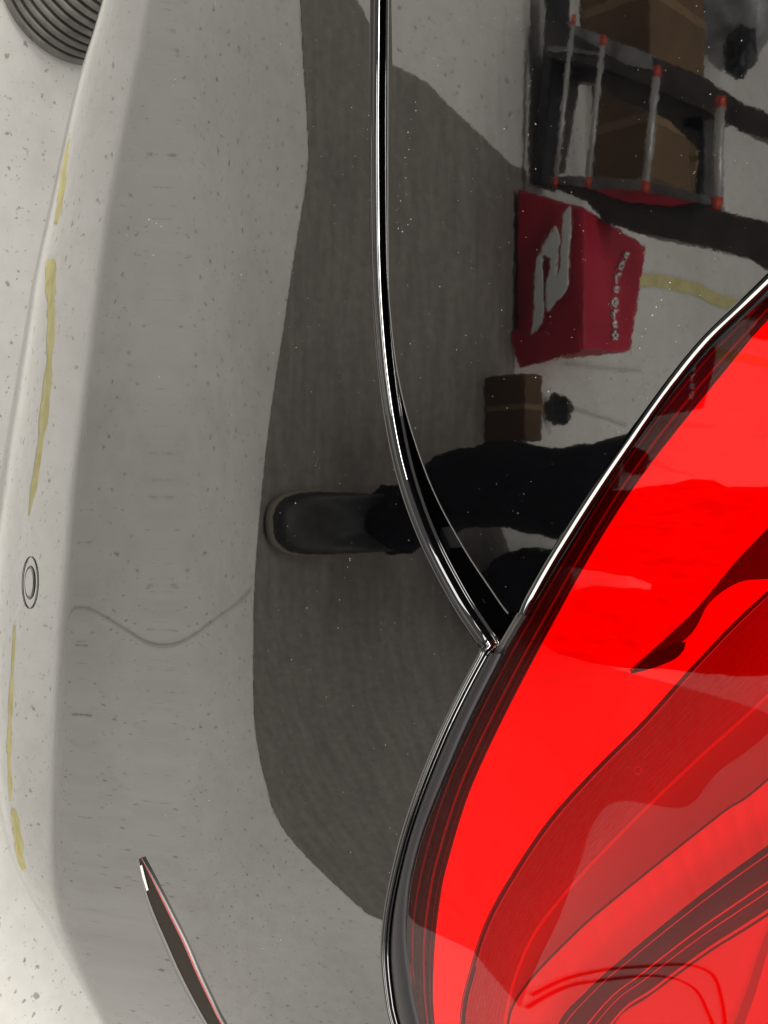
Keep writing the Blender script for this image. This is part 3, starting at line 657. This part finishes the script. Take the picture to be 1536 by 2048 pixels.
for sd, t in ((-1, 'l'), (1, 'r')):
    J('sh' + t, hx + sd * 0.17, -1.03, 0.84, 0.062, 'chest'); J('el' + t, hx + sd * 0.21, -0.80, 0.82, 0.046, 'sh' + t); J('fa' + t, hx * 0.3 + sd * 0.14, -0.66, 1.02, 0.038, 'el' + t); J('wr' + t, sd * 0.085, -0.53, 1.18, 0.026, 'fa' + t)
    J('pa' + t, sd * 0.080, -0.49, 1.225, 0.026, 'wr' + t, 0.016)
    for q in range(4):
        dx = (q - 1.5) * 0.017; ln = (0.82, 1.0, 0.95, 0.75)[q]
        J('f%d' % q + t, sd * 0.080 + dx * 0.8, -0.465, 1.25, 0.0090, 'pa' + t); J('g%d' % q + t, sd * (0.080 - 0.012) + dx, -0.445 + 0.012 * ln, 1.25 + 0.030 * ln, 0.0085, 'f%d' % q + t); J('h%d' % q + t, sd * (0.080 - 0.03) + dx, -0.45, 1.262 + 0.045 * ln, 0.0075, 'g%d' % q + t)
    J('t1' + t, sd * 0.058, -0.50, 1.225, 0.0105, 'pa' + t); J('t2' + t, sd * 0.038, -0.475, 1.245, 0.0090, 't1' + t)
me = bpy.data.meshes.new('body'); me.from_pydata([v[:3] for v in vl], E, []); me.update()
tmp = bpy.data.objects.new('body_tmp', me); COL.objects.link(tmp)
sm = tmp.modifiers.new('skin', 'SKIN'); sm.use_smooth_shade = True; sb = tmp.modifiers.new('sub', 'SUBSURF'); sb.levels = 2; sb.render_levels = 2
for k, v in enumerate(vl): me.skin_vertices[0].data[k].radius = (v[3], v[4])
me.skin_vertices[0].data[0].use_root = True
dg = bpy.context.evaluated_depsgraph_get(); me2 = bpy.data.meshes.new_from_object(tmp.evaluated_get(dg)); bpy.data.objects.remove(tmp)
bm = bmesh.new(); bm.from_mesh(me2)
for f in bm.faces:                                                  # trousers, jacket, skin
    c = f.calc_center_median()
    f.material_index = 2 if (c.y > -0.56 and c.z > 1.14) or c.z > 0.93 and c.y < -0.9 else (1 if c.z > 0.34 and c.y < -0.90 or c.z > 0.66 else 0)
    f.smooth = True
from mathutils import noise as mnoise
bm.normal_update()
for v in bm.verts:                                                  # folds in the cloth
    if v.co.y < -0.56 and v.co.z < 0.93: v.co += v.normal * (0.011 * mnoise.noise(v.co * Vector((9, 9, 22))) + 0.006 * mnoise.noise(v.co * 34))
hd = bmesh.ops.create_uvsphere(bm, u_segments=28, v_segments=20, radius=1.0)['verts']
hc = Vector((hx, -0.955, 1.115))
for v in hd:
    q = v.co.copy(); x, y, z = q.x * 0.076, q.y * 0.094, q.z * 0.118
    if z < 0: x *= 1 - 0.28 * (-q.z) ** 1.5
    if q.y > 0.55 and abs(q.x) < 0.22 and -0.35 < q.z < 0.12: y += 0.018 * (1 - abs(q.x) / 0.22) * (0.35 + (0.12 - q.z))   # nose
    if q.y > 0.6 and 0.05 < q.z < 0.3 and 0.18 < abs(q.x) < 0.55: y -= 0.006                                                # eye sockets
    if q.y > 0.6 and -0.62 < q.z < -0.5: y += 0.005                                                                         # lips
    if abs(q.x) > 0.93 and -0.2 < q.z < 0.3: x *= 1.16                                                                      # ears
    v.co = hc + Vector((x, y, z))
for f in {f for v in hd for f in v.link_faces}: f.material_index = 2; f.smooth = True
bm.to_mesh(me2); bm.free()
me2.materials.clear()
for k in ('trouser', 'jacket', 'skin'): me2.materials.append(M[k])
bo = bpy.data.objects.new('body', me2); COL.objects.link(bo); bo.parent = person; loc(bo, person)
bm = bmesh.new(); bmesh.ops.create_uvsphere(bm, u_segments=28, v_segments=18, radius=1.0)
bmesh.ops.delete(bm, geom=[v for v in bm.verts if v.co.z < -0.25 or (v.co.y > 0.35 and v.co.z < 0.45)], context='VERTS')
for v in bm.verts: v.co = hc + Vector((v.co.x * 0.083, v.co.y * 0.10 - 0.004, v.co.z * 0.126))
loc(link('hair', from_bm('hair', bm), M['hair'], person), person)

def shoe(x, yt, par, rot=0):
    n = 40; ol = []
    Lh, W = 0.29, 0.052
    for t in np.linspace(0, 2 * math.pi, n, endpoint=False):
        a = math.cos(t); b = math.sin(t); wv = W * (0.93 + 0.12 * max(a, 0) - 0.10 * max(-a, 0)); ol.append((abs(b) ** 0.8 * math.copysign(wv, b), (abs(a) ** 0.75 * math.copysign(1, a)) * Lh / 2 - Lh / 2))
    ol = np.array(ol)
    def layer(sx, z, lift=0.0): return np.array([(x + q[0] * sx, yt + (q[1] + Lh / 2) * sx - Lh / 2 + (1 - sx) * lift, z) for q in ol])
    def ringmesh(nm, layers, mt):
        P = np.array(layers); P = np.concatenate([P, P[:, :1]], 1)
        me = grid_mesh(nm, P, face=P[len(P) // 2, 0] + (P[len(P) // 2, 0] - np.array([x, yt - 0.15, P[len(P) // 2, 0][2]])))
        o = link(nm, me, mt, par); return loc(o, person) if par is person else o
    so = ringmesh('sole', [layer(0.0, 0.0105), layer(0.98, 0.0105), layer(1.0, 0.013), layer(1.0, 0.026), layer(0.96, 0.0275), layer(0.0, 0.0275)], M['sole'])
    ups = []
    for k, t in enumerate(np.linspace(0, 1, 12)):
        z_ = 0.027 + 0.085 * t
        l = layer(0.95 - 0.10 * t ** 2, z_)
        # toes slope down, heel stays tall
        fr_ = (l[:, 1] - (yt - Lh)) / Lh
        top = 0.027 + (0.034 + 0.055 * np.clip(1 - (fr_ - 0.30) / 0.5, 0, 1)) * math.sin(t * math.pi / 2)
        l[:, 2] = top; sh_ = np.clip((fr_ - 0.45) * 2, 0, 1); l[:, 0] = x + (l[:, 0] - x) * (1 - 0.75 * t ** 3 * sh_) ; l[:, 1] -= 0.10 * t ** 3 * sh_
        ups.append(l)
    ups.append(np.array([(x, yt - 0.20, ups[-1][:, 2].mean())] * n))
    ringmesh('shoe', ups, M['shoe'])
shoe(ax + 0.004, float(toe[1]), person)
# rear shoe: toes on the floor, heel raised
n0 = set(o.name for o in person.children); shoe(0.0, 0.0, person)
for o in person.children:
    if o.name not in n0:
        o.matrix_parent_inverse = Matrix.Translation(-Vector(person.location)); o.location = (0, 0, 0)
        o.matrix_basis = Matrix.Translation((k2x + 0.03, -1.56, 0.02)) @ Matrix.Rotation(R_(180), 4, 'Z') @ Matrix.Rotation(R_(62), 4, 'X')
        o.matrix_basis = Matrix.Translation((k2x + 0.03, -1.50, 0.03)) @ Matrix.Rotation(R_(-65), 4, 'X')

# the phone in the person's hands, just behind the point of view
ph = empty('phone', (0, 0, 0))
bm = bmesh.new(); bmesh.ops.create_cube(bm, size=1.0)
for v in bm.verts: v.co = Vector((v.co.x * 0.072, v.co.y * 0.148, v.co.z * 0.008))
bmesh.ops.bevel(bm, geom=list(bm.edges), offset=0.003, segments=2, affect='EDGES')
pb = link('case', from_bm('phone', bm), M['plastic'], ph)
R3 = Matrix((( RGT[0], -1, -FWD[0]), (RGT[1], 0, -FWD[1]), (RGT[2], 0, -FWD[2]))).to_4x4()
ph.matrix_world = Matrix.Translation(Vector(CAM - FWD * 0.012) + Vector((0.05, 0, 0)) ) @ R3
tag(ph, 'dark phone held up by the kneeling person', 'phone')

# ------------------------------------------------------------------ dust and dried droplets on the paint
M['dust'] = mat('dust', (0.30, 0.29, 0.28), 0.7)
bm = bmesh.new(); rng = np.random.RandomState(3)
dots = []
for _ in range(620):
    px = rng.uniform(540, 1500); py = rng.uniform(0, 1800); dots.append((px, py, rng.choice([0.00009, 0.00013, 0.00018, 0.00026], p=[.45, .33, .17, .05])))
for _ in range(170):
    px = rng.uniform(130, 600); py = rng.uniform(0, 2040); dots.append((px, py, rng.choice([0.00012, 0.0002, 0.0004], p=[.6, .3, .1])))
def trail(x0, y0, x1_, y1_, n, r):
    for k in range(n):
        t = (k + rng.uniform(-.3, .3)) / n; dots.append((x0 + (x1_ - x0) * t + rng.uniform(-6, 6), y0 + (y1_ - y0) * t, r * rng.uniform(0.3, 0.9)))
trail(828, 205, 790, 480, 15, 0.00036); trail(955, 285, 940, 395, 9, 0.0002); trail(740, 235, 742, 420, 10, 0.00045); trail(634, 905, 633, 945, 9, 0.00025)
trail(1345, 560, 1270, 710, 8, 0.0004); trail(820, 440, 800, 470, 4, 0.0004); trail(350, 160, 355, 190, 3, 0.0005); trail(300, 440, 330, 460, 3, 0.0009)
up_ = np.interp
for px, py, r in dots:
    X = toX(px, py)[0]; bt = np.interp(X, XS, bump_top); ok = px < bt - 4 or (X < lid_end and np.interp(X, XS, lid_low) + 6 < px < np.interp(X, XS, lid_up) - 6)
    if not ok: continue
    c = S(X, px)[0]; n = SN(X, px)[0]
    q = Vector(n).to_track_quat('Z', 'Y').to_matrix().to_4x4()
    bmesh.ops.create_icosphere(bm, subdivisions=1, radius=1.0, matrix=Matrix.Translation(Vector(c)) @ q @ Matrix.Diagonal((r * rng.uniform(0.7, 1.1), r * rng.uniform(0.9, 1.5), r * 0.5, 1)))
tag(link('dust_specks', from_bm('dust_specks', bm), M['dust'], car), kind='stuff')
